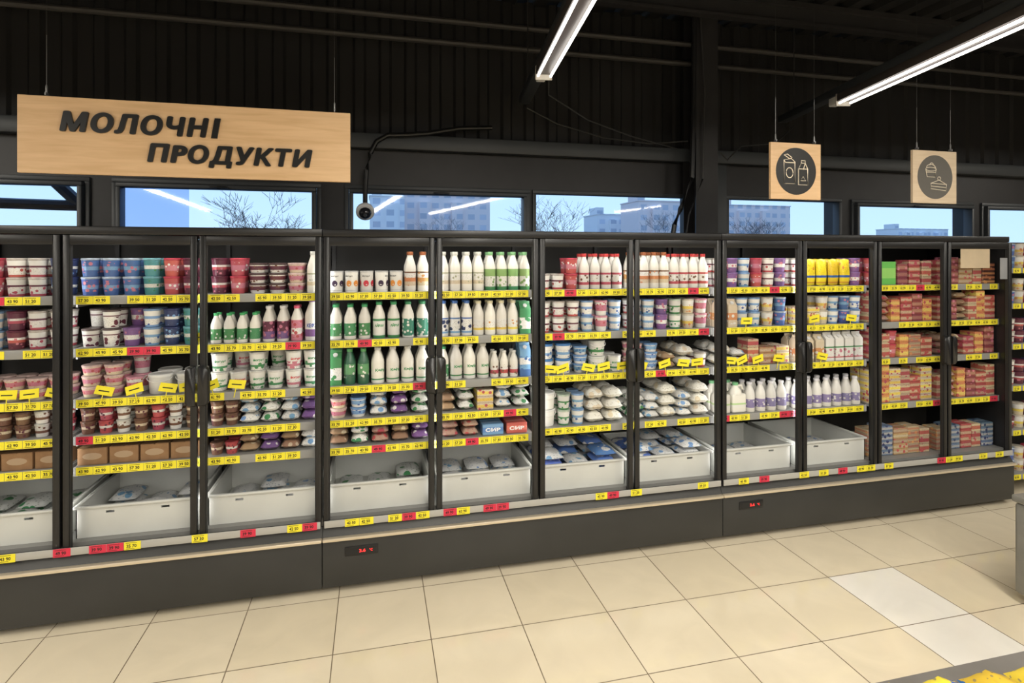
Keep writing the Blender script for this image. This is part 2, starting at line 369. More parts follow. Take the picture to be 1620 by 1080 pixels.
for mod,(ka,kb) in enumerate(((-4,0),(0,4),(4,8))):
    ox=XB(ka); W=2.5
    root=empty('display_fridge',(ox,D,0),label='tall black glass-door refrigerated cabinet stocked with dairy',category='fridge',group='row of dairy fridges')
    B=MB(); e=.0015; zc_=ZTOP-.045
    B.box(e,W-e,.67,.74,.03,zc_,1); B.box(e,W-e,.045,.67,.355,.405,2); B.box(e,W-e,.10,.66,.03,.355,0)
    if ka==-4: B.box(e,.03,.045,.67,.405,zc_,0)
    if kb==8: B.box(W-.03,W-e,.034,.74,.03,ZTOP-.001,0)
    for kk in range(0,5,2):
        xc=kk*.625; a=max(e,xc-.016); b=min(W-e,xc+.016)
        if kb==8 and kk==4: continue
        B.box(a,b,.034,.064,.405,zc_,0,.003)
    for kk in range(0,5):
        xc=min(max(kk*.625,.02),W-.02); B.box(xc-.012,xc+.012,.64,.67,.405,zc_,0)
    mk('cabinet_body',B.mesh('cabinet_body',[BLACK,INNER,SHELF]),parent=root)
    mk('canopy',MB().box(e,W-(e if kb<8 else .032),0,.74,ZTOP-.042,ZTOP,0,.004).mesh('canopy',[BLACK]),parent=root)
    P=MB(); P.box(e,W-e,-.012,.03,.035,.29,0,.004)
    P.add([(e,-.004,.31),(W-e,-.004,.31),(W-e,.028,.362),(e,.028,.362)],[(0,1,2,3)],0)
    mk('base_panel',P.mesh('base_panel',[DKGREY]),parent=root)
    mk('bumper_rail',MB().box(e,W-e,-.03,.02,.292,.311,0,.006).mesh('bumper_rail',[BUMP]),parent=root,label='pale metallic bumper strip')
    for kx in(.1,1.25,2.4): mk('foot',MB().lathe([(0,0),(.025,0),(.025,.01),(.012,.014),(.012,.034)],0,12).mesh('foot',[BLACK]),(kx,.2,0),parent=root)
    if mod>0:
        dsp=mk('control_display',MB().box(-.09,.09,-.018,-.0125,-.026,.026,0,.003).box(-.078,.078,-.0195,-.018,-.016,.016,1,0).mesh('disp',[BLACK,INK]),(.21,0,.225),parent=root)
        mk('display_digits',MB().text('3.6',.005,0,.034,.017,-.0198,0,.02).text('°C',.052,0,.018,.014,-.0198,0,.0).mesh('digits',[LEDM],False),parent=dsp)
    tags=[]
    br=mk('price_rail',MB().box(.01,W-.01,-.008,-.001,.364,.402,0,.002).mesh('bottom_rail',[BRAIL]),parent=root)
    for pr in (0,1):
        k0=ka+2*pr; xa=pr*1.25+.02; xb=xa+1.21
        for T_ in rows_for(k0):
            sh=MB().box(xa,xb,.09,.55,T_-.018,T_,0,.002)
            xl,xr=(xa-.008,xb) if not(ka==-4 and pr==0) else (xa+.012,xb)
            sh.box(xl,xl+.008,.12,.635,T_-.06,T_-.004,0)
            if not(kb==8 and pr==1): sh.box(xr,xr+.008,.12,.635,T_-.06,T_-.004,0)
            so=mk('shelf',sh.mesh('shelf',[SHELF]),parent=root)
            mk('price_rail',MB().box(xa,xb,.076,.088,T_-.044,T_+.002,0,.002).mesh('rail',[RAIL]),parent=so)
            q=xa+.05; run=True
            while q<xb-.04:
                if random.random()<.15: run=not run
                if run or random.random()<.7:
                    tags.append((so,(q,.0755,T_-.021)))
                q+=.0782
    q=.08
    while q<W-.06:
        if random.random()<.42: tags.append((br,(q,-.0085,.383)))
        q+=.0785
    if ka==-4: tags=[t for t in tags if t[1][0]+ox>-2.05]
    cam=Vector((0,0,H))
    tags.sort(key=lambda t:(Vector((t[1][0]+ox,t[1][1]+D,t[1][2]))-cam).length)
    rest=MB()
    for i,(po,p) in enumerate(tags):
        me=random.choice(TAGR) if random.random()<(.25 if po is br else .08) else random.choice(TAGS)
        if i<98: mk('price_tag',me,p,parent=po)
        else:
            o=len(rest.v); rest.v+=[(v.co.x+p[0],v.co.y+p[1],v.co.z+p[2]) for v in me.vertices]
            for pl in me.polygons: rest.f.append(tuple(i_+o for i_ in pl.vertices)); rest.m.append(pl.material_index)
    if rest.v: mk('price_tags',rest.mesh('price_tags',TAGM,False),parent=root,kind='stuff')
    for k in range(ka,kb):
        fr=mk('door',DF,((k-ka+.5)*.625,0,0),parent=root)
        mk('door_gasket',DG,parent=fr)
        if (k%2)==0: mk('door_handle',HL,(.3065,0,1.186),parent=fr)
        else: mk('door_handle',HR,(-.3065,0,1.186),parent=fr)
        if k==7:
            mk('paper_notice',MB().box(-.18,.10,.010,.0105,1.785,1.931).mesh('notice',[mat('beige_notice',(.62,.50,.34),.6,noise=.1)],False),parent=fr,label='beige paper notice hanging in the door')
            mk('paper_notice',MB().box(.20,.274,.010,.0105,1.70,1.86).mesh('notice2',[mat('grey_notice',(.30,.31,.33),.6,noise=.1)],False),parent=fr,label='grey paper notice by the door edge')

# ------------------------------------------------------------ products
W_=(.82,.81,.77)
K={}
def reg(id,name,parts,w,d,h,label,cat,group):
    K[id]=dict(name=name,parts=parts,w=w,d=d,h=h,label=label,cat=cat,group=group)
def cup(id,stops,lid,label,r=.043,h=.098,blotch=None,txt=None,tm=None,name='yogurt_cup',cat='yogurt cup',group='yogurt cups on the shelves',film=None):
    bm_=bands(id,stops,.35,blotch); lm=mat(id+'_lid',lid,.3,metal=.3 if sum(lid)>1.5 else 0,noise=.25,nscale=40)
    m=MB(); m.lathe([(0,0),(r*.74,0),(r*.78,.004),(r*.95,h-.012),(r,h-.010),(r,h-.003),(r*.96,h-.002),(r*.93,h-.0005),(0,h-.0005)],[0,0,0,1,1,1,1,1],16)
    if txt: m.text(txt,.25,h*.55,r*1.3,h*.16,0,2,.03,wrap=r*.90)
    reg(id,name,[(None,m.mesh(id,[bm_,lm,tm or INK]))],2*r,2*r,h,label,cat,group)
BL=(.03,.12,.42);SK=(.15,.36,.66);RD=(.52,.03,.05);PK=(.62,.16,.25);MR=(.14,.02,.05);GN=(.04,.28,.09);TL=(.05,.30,.33);PU=(.20,.08,.30);NV=(.02,.04,.14);BR=(.20,.09,.045);OR=(.68,.26,.05);YE=(.85,.62,.03);CR=(.70,.58,.40)
GINK=mat('green_ink',(.02,.26,.08),.5); RINK=mat('red_ink',(.6,.02,.03),.5); BINK=mat('blue_ink',(.02,.08,.4),.5); WINK=mat('white_ink',(.85,.85,.85),.5)
cup('cB',[(0,BL),(.35,SK),(.55,BL)],(.45,.52,.62),'blue yogurt cup with a foil lid',blotch=(PK,35,.32,.2,.8))
cup('cT',[(0,TL),(.4,W_),(.6,TL)],(.15,.35,.4),'teal and white yogurt cup with a lid',blotch=(GN,45,.3,.2,.8))
cup('cR',[(0,RD),(.3,PK),(.6,RD)],(.45,.05,.08),'red yogurt cup with a red lid',blotch=(W_,40,.28,.25,.75))
cup('cM',[(0,MR),(.35,RD),(.5,W_),(.62,MR)],(.10,.02,.04),'dark cherry yogurt cup with a dark lid',blotch=(PK,40,.28,.1,.6))
cup('cP',[(0,W_),(.3,PK),(.7,W_)],(.65,.3,.38),'pink and white yogurt cup',blotch=(RD,45,.3,.3,.9))
cup('cWR',[(0,RD),(.12,W_),(.5,MR),(.6,W_)],(.55,.50,.46),'white yogurt cup with a red band',blotch=(RD,38,.3,.12,.5))
cup('cWG',[(0,GN),(.1,W_),(.45,GN),(.55,W_)],(.5,.6,.5),'white yogurt cup with a green band',blotch=(GN,38,.3,.1,.5))
cup('cWB',[(0,SK),(.12,W_),(.45,SK),(.6,W_)],(.2,.32,.52),'white yogurt cup with a blue band and blue lid',blotch=(BL,38,.3,.1,.5))
cup('cPU',[(0,PU),(.35,W_),(.6,PU)],(.22,.12,.30),'purple and white yogurt cup',blotch=(PK,40,.3,.2,.9))
cup('cN',[(0,NV),(.4,W_),(.55,NV)],(.03,.04,.12),'navy yogurt cup with a dark lid',blotch=(SK,40,.3,.1,.9))
cup('cY',[(0,CR),(.3,YE),(.5,W_)],(.55,.5,.42),'cream yogurt cup with yellow fruit print',blotch=(OR,35,.34,.1,.6))
cup('cWW',[(0,W_),(.62,MR),(.68,W_)],(.12,.09,.09),'white yogurt cup with berry print and dark lid',blotch=(MR,30,.36,.05,.6))
cup('tG',[(0,W_),(.18,GN),(.3,W_)],(.7,.7,.68),'large white cup with green йогурт lettering',r=.046,h=.104,txt='йогурт',tm=GINK,blotch=(GN,32,.32,.02,.42))
cup('tP',[(0,W_),(.15,PK),(.28,W_)],(.7,.7,.68),'large white cup with йогурт lettering over pink fruit',r=.046,h=.104,txt='йогурт',tm=RINK,blotch=(PK,28,.38,.02,.42))
sg='small dessert cups on the shelves'
cup('sB',[(0,BR),(.4,CR),(.6,BR)],(.12,.06,.04),'small brown dessert cup',r=.035,h=.068,name='dessert_cup',cat='dessert cup',group=sg,blotch=(MR,50,.3,.1,.9))
cup('sR',[(0,RD),(.4,W_),(.6,RD)],(.35,.05,.06),'small red dessert cup',r=.035,h=.068,name='dessert_cup',cat='dessert cup',group=sg,blotch=(MR,50,.3,.1,.9))
cup('sW',[(0,W_),(.3,BR),(.5,W_)],(.6,.6,.56),'small white dessert cup with a brown band',r=.035,h=.068,name='dessert_cup',cat='dessert cup',group=sg,blotch=(BR,50,.3,.5,.9))
cup('sY',[(0,W_),(.3,YE),(.7,W_)],(.7,.5,.1),'small white and yellow dessert cup',r=.035,h=.068,name='dessert_cup',cat='dessert cup',group=sg,blotch=(OR,50,.3,.1,.9))
cup('bw',[(0,W_),(.3,MR),(.7,W_)],(.08,.05,.05),'low white bowl with a dark lid',r=.047,h=.056,name='dessert_bowl',cat='dessert bowl',group='dessert bowls on the shelves',blotch=(BR,45,.3,.1,.9))
cup('bp',[(0,CR),(.3,PK),(.7,CR)],(.6,.45,.42),'low tub with a pink label and pale lid',r=.047,h=.056,name='dessert_bowl',cat='dessert bowl',group='dessert bowls on the shelves',blotch=(RD,45,.3,.2,.8))
cup('bb',[(0,W_),(.3,SK),(.7,W_)],(.16,.3,.55),'low white tub with a blue lid',r=.047,h=.056,name='dessert_bowl',cat='dessert bowl',group='dessert bowls on the shelves',blotch=(BL,45,.3,.2,.8))
for id,cc,ll in(('fR',RD,'red'),('fK',(.04,.02,.05),'dark'),('fO',OR,'orange')):
    bm_=bands(id,[(0,W_),(.06,(.6,.6,.58)),(.09,W_)]); m=MB(); r=.039;h=.122
    m.lathe([(0,0),(r*.9,0),(r*.93,.003),(r*.97,h-.008),(r,h-.007),(r,h-.001),(0,h-.001)],[0,0,0,1,1,1],16)
    for da in(-1.0,.25,1.4):
        m.add([(r*.985*math.sin(x_),-r*.985*math.cos(x_),z) for x_,z in [(math.cos(t)*.42+da,math.sin(t)*.018+.05) for t in [i*math.pi/6 for i in range(12)]]],[tuple(range(12))],2)
    m.text('йогурт',.25,.092,.045,.012,0,3,.02,wrap=r*.975)
    reg(id,'fruit_yogurt_cup',[(None,m.mesh(id,[bm_,mat(id+'_l',(.6,.6,.6),.3,metal=.4),mat(id+'_f',cc,.4),INK]))],2*r,2*r,h,'tall white yogurt cup with a %s fruit picture'%ll,'yogurt cup','fruit yogurt cups on the top shelf')
def bottle(id,stops,capc,label,r=.036,h=.215,txt=None,tm=None,blotch=None,th=.5,ts=1.2,name='milk_bottle'):
    bm_=bands(id,stops,.3,blotch); m=MB()
    m.lathe([(0,0),(r*.93,0),(r,.006),(r,h*.56),(r*.95,h*.64),(r*.62,h*.80),(r*.44,h*.88),(r*.42,h*.95),(0,h*.95)],0,18)
    if txt: m.text(txt,.25,h*.36,r*ts,r*th,0,1,.04,wrap=r)
    c_=MB().lathe([(r*.5,0),(r*.52,.002),(r*.52,h*.075),(r*.47,h*.085),(0,h*.085)],0,14)
    reg(id,name,[(None,m.mesh(id,[bm_,tm or INK])),('bottle_cap',c_.mesh(id+'cap',[mat(id+'_cap',capc,.35)]),(0,0,h*.915))],2*r+.001,2*r+.001,h,label,'bottle','dairy bottles on the shelves')
WB=(.84,.81,.73)
bottle('mO',[(0,WB),(.15,CR),(.26,OR),(.36,W_),(.48,BR),(.52,WB)],(.30,.10,.04),'white milk bottle with an orange label and dark cap',r=.034,h=.235,blotch=(OR,35,.3,.15,.5))
bottle('mP',[(0,WB),(.18,CR),(.28,W_),(.46,(.45,.45,.3)),(.50,WB)],(.6,.6,.55),'white milk bottle with a plain cream label',r=.034,h=.235,blotch=((.4,.42,.25),38,.25,.2,.46))
bottle('mG',[(0,GN),(.10,W_),(.38,(.25,.45,.12)),(.58,WB)],(.2,.42,.2),'white milk bottle with a green sleeve and cap',r=.034,h=.235,blotch=((.2,.42,.1),38,.33,.08,.4))
bottle('mR',[(0,WB),(.12,RD),(.2,W_),(.42,RD),(.48,WB)],(.5,.05,.05),'white milk bottle with a red label and red cap',r=.034,h=.225,blotch=(BR,38,.3,.2,.42))
bottle('aG',[(0,GN),(.08,W_),(.50,GN),(.56,WB)],(.05,.3,.12),'white ayran bottle with green lettering',txt='АЙРАН',tm=GINK,h=.212,ts=1.5,th=.55)
bottle('aP',[(0,W_),(.05,(.02,.24,.15)),(.55,WB)],(.05,.26,.12),'white bottle with a green patterned sleeve',blotch=(W_,48,.38,.05,.55),h=.212)
bottle('gS',[(0,WB),(.10,GN),(.48,WB)],(.05,.3,.12),'white kefir bottle with a green label',r=.034,h=.20,blotch=(W_,45,.33,.12,.44))
bottle('bK',[(0,WB),(.08,SK),(.14,W_),(.5,BL),(.54,WB)],(.05,.14,.42),'white milk bottle with a blue figure label',r=.034,h=.212,blotch=(NV,26,.38,.16,.48))
bottle('yL',[(0,WB),(.15,YE),(.22,W_),(.48,WB)],(.7,.65,.45),'white milk bottle with a yellow stripe label',r=.034,h=.208,blotch=(OR,35,.25,.2,.45))
bottle('kW',[(0,W_),(.1,GN),(.14,WB)],(.65,.65,.6),'white kefir bottle with green Кефір lettering',r=.038,h=.21,txt='Кефір',tm=GINK,ts=1.6,th=.6)
bottle('dG',[(0,(.03,.14,.07)),(.3,(.1,.35,.12)),(.6,(.03,.14,.07))],(.1,.35,.12),'dark green drinking yogurt bottle',r=.033,h=.205,blotch=(W_,42,.3,.2,.6))
bottle('sbG',[(0,WB),(.12,GN),(.5,WB)],(.05,.35,.12),'small white drinking yogurt bottle with a green label',r=.028,h=.165,blotch=(W_,45,.3,.15,.45))
bottle('sbR',[(0,WB),(.15,RD),(.3,W_),(.4,WB)],(.65,.65,.62),'small white drinking yogurt bottle with a red label',r=.027,h=.16,blotch=(BR,45,.3,.1,.5))
bottle('sbP',[(0,WB),(.08,PU),(.3,MR),(.6,WB)],(.7,.7,.7),'drinking yogurt bottle with a dark berry sleeve',r=.032,h=.2,blotch=(PK,38,.38,.1,.6))
bottle('sbK',[(0,PK),(.2,W_),(.38,PK),(.62,WB)],(.6,.1,.18),'drinking yogurt bottle with a pink sleeve',r=.032,h=.2,blotch=(RD,38,.36,.1,.6))
bottle('tK',[(0,W_),(.1,PU),(.28,W_),(.5,WB)],(.3,.15,.4),'tall kefir bottle with purple lettering',r=.04,h=.238,txt='КЕФІР',tm=BINK,ts=1.6,th=.6)
bottle('bP',[(0,WB),(.15,(.25,.2,.45)),(.45,W_)],(.7,.7,.75),'white milk bottle with a violet label',r=.036,h=.20,blotch=(W_,42,.32,.18,.42))
def carton(id,stops,label,w=.068,h=.2,blotch=None,txt=None,tm=None,cap=(.7,.7,.7)):
    bm_=bands(id,stops,.35,blotch); a=w/2; hb=h-.045; m=MB()
    vs=[(-a,-a,0),(a,-a,0),(a,a,0),(-a,a,0),(-a,-a,hb),(a,-a,hb),(a,a,hb),(-a,a,hb),(-a,-.003,h-.015),(a,-.003,h-.015),(a,.003,h-.015),(-a,.003,h-.015),(-a,-.003,h),(a,-.003,h),(a,.003,h),(-a,.003,h)]
    m.add(vs,[(0,3,2,1),(0,1,5,4),(1,2,6,5),(2,3,7,6),(3,0,4,7),(4,5,9,8),(6,7,11,10),(5,6,10,9),(7,4,8,11),(8,9,13,12),(10,11,15,14),(9,10,14,13),(11,8,12,15),(12,13,14,15)])
    if txt: m.text(txt,0,h*.45,w*.8,.016,-a-.0006,1,.03)
    c_=MB().lathe([(.012,0),(.013,.012),(0,.012)],0,12)
    reg(id,'milk_carton',[(None,m.mesh(id,[bm_,tm or INK],False)),('carton_cap',c_.mesh(id+'c',[mat(id+'_c',cap,.4)]),(0,-a*.5,h-.032),(.72,0,0))],w+.002,w+.002,h,label,'carton','gable-top cartons on the shelves')
carton('kG',[(0,GN),(.15,W_),(.5,GN)],'green and white gable-top carton',blotch=(GN,32,.38,.15,.5))
carton('kB',[(0,BL),(.2,SK),(.35,W_),(.55,SK)],'blue and white gable-top milk carton',h=.205,blotch=(BL,32,.36,.15,.6))
carton('kO',[(0,CR),(.25,OR),(.5,CR)],'cream and orange gable-top carton',h=.19,blotch=(W_,32,.36,.1,.5))
carton('kR',[(0,W_),(.1,RD),(.14,W_),(.45,GN),(.5,W_)],'white gable-top carton with a red stripe',h=.20,blotch=(PK,30,.36,.15,.42))
def pail(id,stops,lid,label,r=.062,h=.105,blotch=None):
    bm_=bands(id,stops,.4,blotch); m=MB(); m.lathe([(0,0),(r*.84,0),(r*.86,.004),(r*.96,h-.016),(0,h-.016)],0,20)
    l_=MB().lathe([(r*.96,0),(r,.001),(r,.012),(r*.93,.0155),(r*.9,.0125),(0,.0125)],0,20)
    t_=MB().tube([(r*1.0*math.cos(a),-r*.25-math.sin(a)*r*.78,h*.82-math.sin(a)*.02) for a in [math.pi*i/10 for i in range(11)]],.0018,0,5)
    reg(id,'plastic_pail',[(None,m.mesh(id,[bm_])),('pail_lid',l_.mesh(id+'l',[mat(id+'_l',lid,.4)]),(0,0,h-.016)),('pail_handle',t_.mesh(id+'h',[WHITE]))],2*r+.004,2*r+.012,h,label,'pail','pails of dairy on the shelves')
pail('pW',[(0,W_)],(.70,.70,.68),'plain white plastic pail with a lid')
pail('pB',[(0,W_),(.3,SK),(.5,W_)],(.06,.18,.42),'white plastic pail with a blue label and lid',r=.052,h=.095,blotch=(BL,35,.3,.1,.7))
pail('pG',[(0,W_),(.3,GN),(.5,W_)],(.6,.62,.58),'white plastic pail with a green print',r=.056,h=.1,blotch=(GN,30,.3,.1,.7))
def packbox(id,c1,c2,label,w=.11,d=.13,h=.05,txt=None,tm=None,name='boxed_dessert',cat='food box',group='boxed packs on the shelves',blotch=None,bev=.003):
    bm_=bands(id,[(0,c1),(.28,c2),(.72,c1)],.45,blotch); m=MB(); m.box(-w/2,w/2,-d/2,d/2,0,h,0,bev,1)
    m.add([(-w/2+.006,-.0,h+.0004),(w/2-.006,-.0,h+.0004),(w/2-.006,.004,h+.0004),(-w/2+.006,.004,h+.0004)],[(0,1,2,3)],1)
    if txt: m.text(txt,0,h*.5,w*.72,h*.36,-d/2-.0005,1,.04)
    reg(id,name,[(None,m.mesh(id,[bm_,tm or WINK],False))],w,d,h,label,cat,group)
def bx(id,c1,c2,lb,bl,w,h): packbox(id,c1,c2,lb,w=w,d=.12,h=h,blotch=bl)
bx('xR',(.42,.03,.025),(.56,.36,.22),'red and beige boxed dairy snack',(RD,24,.34,-.1,1.1),.10,.045)
bx('xB',(.15,.05,.03),(.52,.18,.04),'dark brown and orange boxed dairy snack',(OR,24,.30,-.1,1.1),.12,.031)
bx('xC',(.58,.44,.26),(.48,.06,.04),'cream boxed cheese with a red stripe',(RD,26,.28,-.1,1.1),.085,.058)
bx('xM',(.27,.025,.035),(.42,.16,.10),'maroon boxed dairy snack',(PK,26,.3,-.1,1.1),.09,.05)
bx('xK',(.48,.27,.10),(.55,.42,.26),'kraft brown boxed dairy snack',(RD,24,.26,-.1,1.1),.13,.038)
bx('xO',(.70,.22,.03),(.78,.52,.06),'orange and yellow boxed cheese',(RD,26,.3,-.1,1.1),.08,.054)
bx('xBl',(.12,.20,.32),(.42,.42,.42),'blue and white boxed cheese',(NV,26,.3,-.1,1.1),.115,.035)
bx('xCl',(.46,.34,.20),(.46,.16,.08),'flat beige boxed cheese',(OR,26,.3,-.1,1.1),.105,.032)
packbox('xL',(.12,.50,.04),(.28,.62,.08),'bright green upright pack',w=.14,d=.05,h=.17)
packbox('xS',SK,(.06,.22,.6),'blue curd cheese pack with white СИР lettering',w=.13,d=.10,h=.065,txt='СИР',name='cheese_pack',cat='cheese',group='cheese packs on the shelves')
packbox('xSR',RD,(.65,.05,.05),'red curd cheese pack with white СИР lettering',w=.13,d=.10,h=.065,txt='СИР',name='cheese_pack',cat='cheese',group='cheese packs on the shelves')
packbox('xY',CR,YE,'small yellow cheese block in film',w=.1,d=.08,h=.04,name='cheese_pack',cat='cheese',group='cheese packs on the shelves',blotch=(RD,30,.28,-.1,1.1))
m=MB(); w,d,h=.135,.2,.088
m.box(-w/2,w/2,-d/2,d/2,0,h-.003,0,.002,1); m.box(-w/2,-.002,-d/2,d/2,h-.003,h,0); m.box(.002,w/2,-d/2,d/2,h-.003,h,0)
m.add([(math.cos(t)*.045,-d/2-.0006,.045+math.sin(t)*.018) for t in [i*math.pi/8 for i in range(16)]],[tuple(range(16))],1)
CARD=mat('brown_cardboard',(.27,.15,.07),.8,noise=.15,nscale=20)
reg('card','cardboard_box',[(None,m.mesh('card',[CARD,mat('printed_brown_oval',(.38,.27,.17),.7)],False))],w,d,h,'brown cardboard shipping carton with an oval print','box','cardboard cartons on the lower shelf')
def pillow(w,l,h,seed,up=False,n=9,crimp=.1):
    rnd=random.Random(seed); vs=[];fs=[]; ph=[rnd.uniform(0,6) for _ in range(6)]
    def th(u,v):
        a=max(0,1-abs(u)**3.0)**.6; b=max(0,1-abs(v)**4)**.6
        return h/2*a*b*(1+.16*math.sin(5*u+ph[0])*math.sin(4*v+ph[1])+.10*math.sin(11*u+ph[2]+3*v))
    N_=n
    for s_ in(1,-1):
        for i in range(N_+1):
            for j in range(N_+1):
                u=-1+2*i/N_; v=-1+2*j/N_; t=th(u,v)
                edge=1-.07*abs(u*v)
                if up: vs.append((u*w/2*edge,-s_*t,(v*edge+1)*l/2*.99))
                else:
                    z=t if s_>0 else -t*.7
                    vs.append((u*w/2*edge,v*l/2*edge,z+h*.36))
    M=(N_+1)**2
    for s_ in range(2):
        for i in range(N_):
            for j in range(N_):
                a=s_*M+i*(N_+1)+j; q=(a,a+N_+1,a+N_+2,a+1); fs.append(q if (s_==0) else q[::-1])
    z0=min(v[2] for v in vs); vs=[(x_,y_,z-z0) for x_,y_,z in vs]
    hh=max(v[2] for v in vs)
    return vs,fs,hh
def pouch(id,mt,label,w=.12,l=.15,h=.055,up=False,name='curd_bag',cat='bag',group='bagged dairy packs on the shelves',seed=1):
    m=MB(); vs,fs,hh=pillow(w,l,h,seed,up); m.add(vs,fs)
    reg(id,name,[(None,m.mesh(id,[mt],True,70))],w+.003,(h*1.15 if up else l)+.002,hh,label,cat,group)
def pm(id,c1,c2,sc_=20,thr=.3): return bands(id,[(0,c1),(.99,c1)],.3,(c2,sc_,thr,-.1,1.1))
pouch('qW',pm('qW',W_,SK,22,.36),'white plastic bag of curd with blue print',w=.10,seed=2)
pouch('qG',pm('qG',W_,GN,22,.36),'white plastic bag of cheese with green print',w=.10,seed=3)
pouch('qP',pm('qP',PU,W_,22,.3),'purple plastic bag of cheese',w=.10,seed=4)
pouch('qC',pm('qC',(.78,.76,.68),CR,16,.3),'lumpy translucent bag of white cheese',seed=5,h=.075)
pouch('qN',pm('qN',(.38,.22,.12),CR,22,.34),'brown film-wrapped cheese pack',w=.10,seed=6,h=.05)
pouch('qR',pm('qR',(.50,.30,.22),RD,22,.34),'red and beige film-wrapped cheese pack',w=.10,seed=7,h=.05)
pouch('yD',bands('yD',[(0,YE),(.10,OR),(.14,YE),(.30,BL),(.38,YE)],.3,(OR,18,.22,.45,.85),sat=1),'yellow upright pouch with blue and red print',w=.085,l=.195,h=.042,up=True,name='upright_pouch',cat='pouch',group='yellow pouches on the top shelf',seed=8)
pouch('mB',pm('mB',(.05,.18,.58),W_,14,.42),'blue and white milk pouch lying in a crate',w=.15,l=.2,h=.05,name='milk_pouch',cat='milk pouch',group='milk pouches in the crates',seed=9)
pouch('mW',pm('mW',(.76,.77,.77),SK,16,.3),'white milk pouch with pale blue print lying in a crate',w=.15,l=.2,h=.05,name='milk_pouch',cat='milk pouch',group='milk pouches in the crates',seed=10)
pouch('mGn',pm('mGn',(.74,.76,.74),GN,16,.36),'white and green milk pouch lying in a crate',w=.15,l=.2,h=.05,name='milk_pouch',cat='milk pouch',group='milk pouches in the crates',seed=12)
m=MB(); m.box(-.055,.055,-.04,.04,0,.13,0,.014,3); m.lathe([(.045,.125),(.04,.15),(.02,.175),(.017,.19),(0,.19)],0,14,(-.008,0,0)); m.tube([(.03,0,.12),(.052,0,.15),(.04,0,.178),(.005,0,.18)],.008,0,8)
reg('jug','milk_jug',[(None,m.mesh('jug',[bands('jugm',[(0,WB),(.2,W_),(.3,(.5,.7,.3)),(.36,WB)],.3)])),('bottle_cap',MB().lathe([(.02,0),(.02,.018),(0,.018)],0,12).mesh('jc',[mat('jugcap',(.2,.5,.25),.4)]),(-.008,0,.185))],.112,.082,.203,'white plastic milk jug with a handle','jug','milk jugs on the lower shelf')

def place(id,x,y,z,rz=0,rx=0):
    k=K[id]; nm,me=k['name'],k['parts'][0][1]
    o=mk(nm,me,(x,y,z),rot=(rx,0,rz),label=k['label'],category=k['cat'],group=k['group'])
    for p in k['parts'][1:]:
        c_=bpy.data.objects.new(p[0],p[1]); c_.parent=o; c_.location=p[2] if len(p)>2 else (0,0,0)
        if len(p)>3: c_.rotation_euler=p[3]
        col.objects.link(c_)
    return o
ROUND=('yogurt_cup','milk_bottle','dessert_cup','fruit_yogurt_cup','dessert_bowl')
def fillspan(x0,x1,z,spec,yf,zmax,deep=None):
    cols=[]
    for s_ in spec:
        ids,n,st=s_[0].split('|'),s_[1],s_[2]
        for i in range(n): cols.append((ids[i%len(ids)] if len(ids)<=n else random.choice(ids),st,ids))
    tot=0; keep=[]
    for c_ in cols:
        w=K[c_[0]]['w']+.0012
        if tot+w>x1-x0: continue
        tot+=w; keep.append(c_)
    if not keep: return
    gap=min(.02,(x1-x0-tot)/len(keep)); x=x0+(x1-x0-tot-gap*len(keep))/2
    for id,st,ids in keep:
        k=K[id]; w=k['w']+.0012; xc=x+gap/2+w/2; x+=w+gap
        nd=deep if deep else (1 if k['name'] in('boxed_dessert','cardboard_box') else 2)
        cut=random.uniform(.72,1) if k['name']=='boxed_dessert' else 1
        for r in range(nd):
            zz=z+.0008; yy=yf+k['d']/2+r*(k['d']+.010)+random.uniform(0,.007)
            for s_ in range(st):
                if zz+k['h']>z+(zmax-z)*cut and s_>0: break
                if zz+k['h']>zmax: break
                if k['name']=='yogurt_cup' and s_==1 and r==0 and random.random()<.06: break
                place(id,xc,yy,zz,random.uniform(-1.2,1.2) if k['name'] in('yogurt_cup','dessert_cup','dessert_bowl','fruit_yogurt_cup') and 't' != id[0] else (random.uniform(-.25,.25) if k['name'] in ROUND else 0))
                zz+=k['h']+.0008
R=[{},{},{},{},{}]
R[0]={-3:[('cM',2,2),('cR',1,2),('cWR',2,2),('cN',1,2)],-2:[('cB',3,2),('cT',1,2),('cR',1,2),('cM|cR',1,2)],-1:[('cM',1,2),('cR',1,2),('bw',2,3),('bp',1,3),('mP',1,1)],
 0:[('fK|fO|fR',5,1),('mO',2,1)],1:[('mP',4,1),('mG',4,1)],2:[('cWR',2,1),('cR|cWR',1,2),('mR',4,1)],3:[('mO',4,1),('mR',4,1)],
 4:[('cWR|cPU|cWB|cR',6,2)],5:[('cWR',1,2),('yD',4,1),('cPU',1,2)],6:[('cR',1,2),('xL',1,1),('xM|xR|xC',3,5)],7:[('xR|xM|xK|xC|xB',6,6)]}
R[1]={-3:[('cN',1,2),('cWB',2,2),('cM',1,2),('cWR',2,2)],-2:[('cWW',2,2),('cPU',1,2),('cWB',1,2),('cN',1,2),('cT',1,2)],-1:[('sbG',4,1),('sbP',2,1),('sbK',1,1),('tK',1,1),('bP',1,1)],
 0:[('gS',3,1),('aG',2,1),('aP',2,1)],1:[('bK',3,1),('yL',4,1),('kG',1,1)],2:[('cWR',3,2),('cWB|cP',3,2)],3:[('cWR|cWB|cPU|cWG|cY|cP',6,2)],
 4:[('kO',2,1),('cWB',2,2),('cY|cB',2,2)],5:[('xY',2,3),('cY',1,2),('cWB|cB',3,2)],6:[('xC|qR|xO|xR|xM|xO',7,4)],7:[('xR|xM|qN|xC|xO',7,4)]}
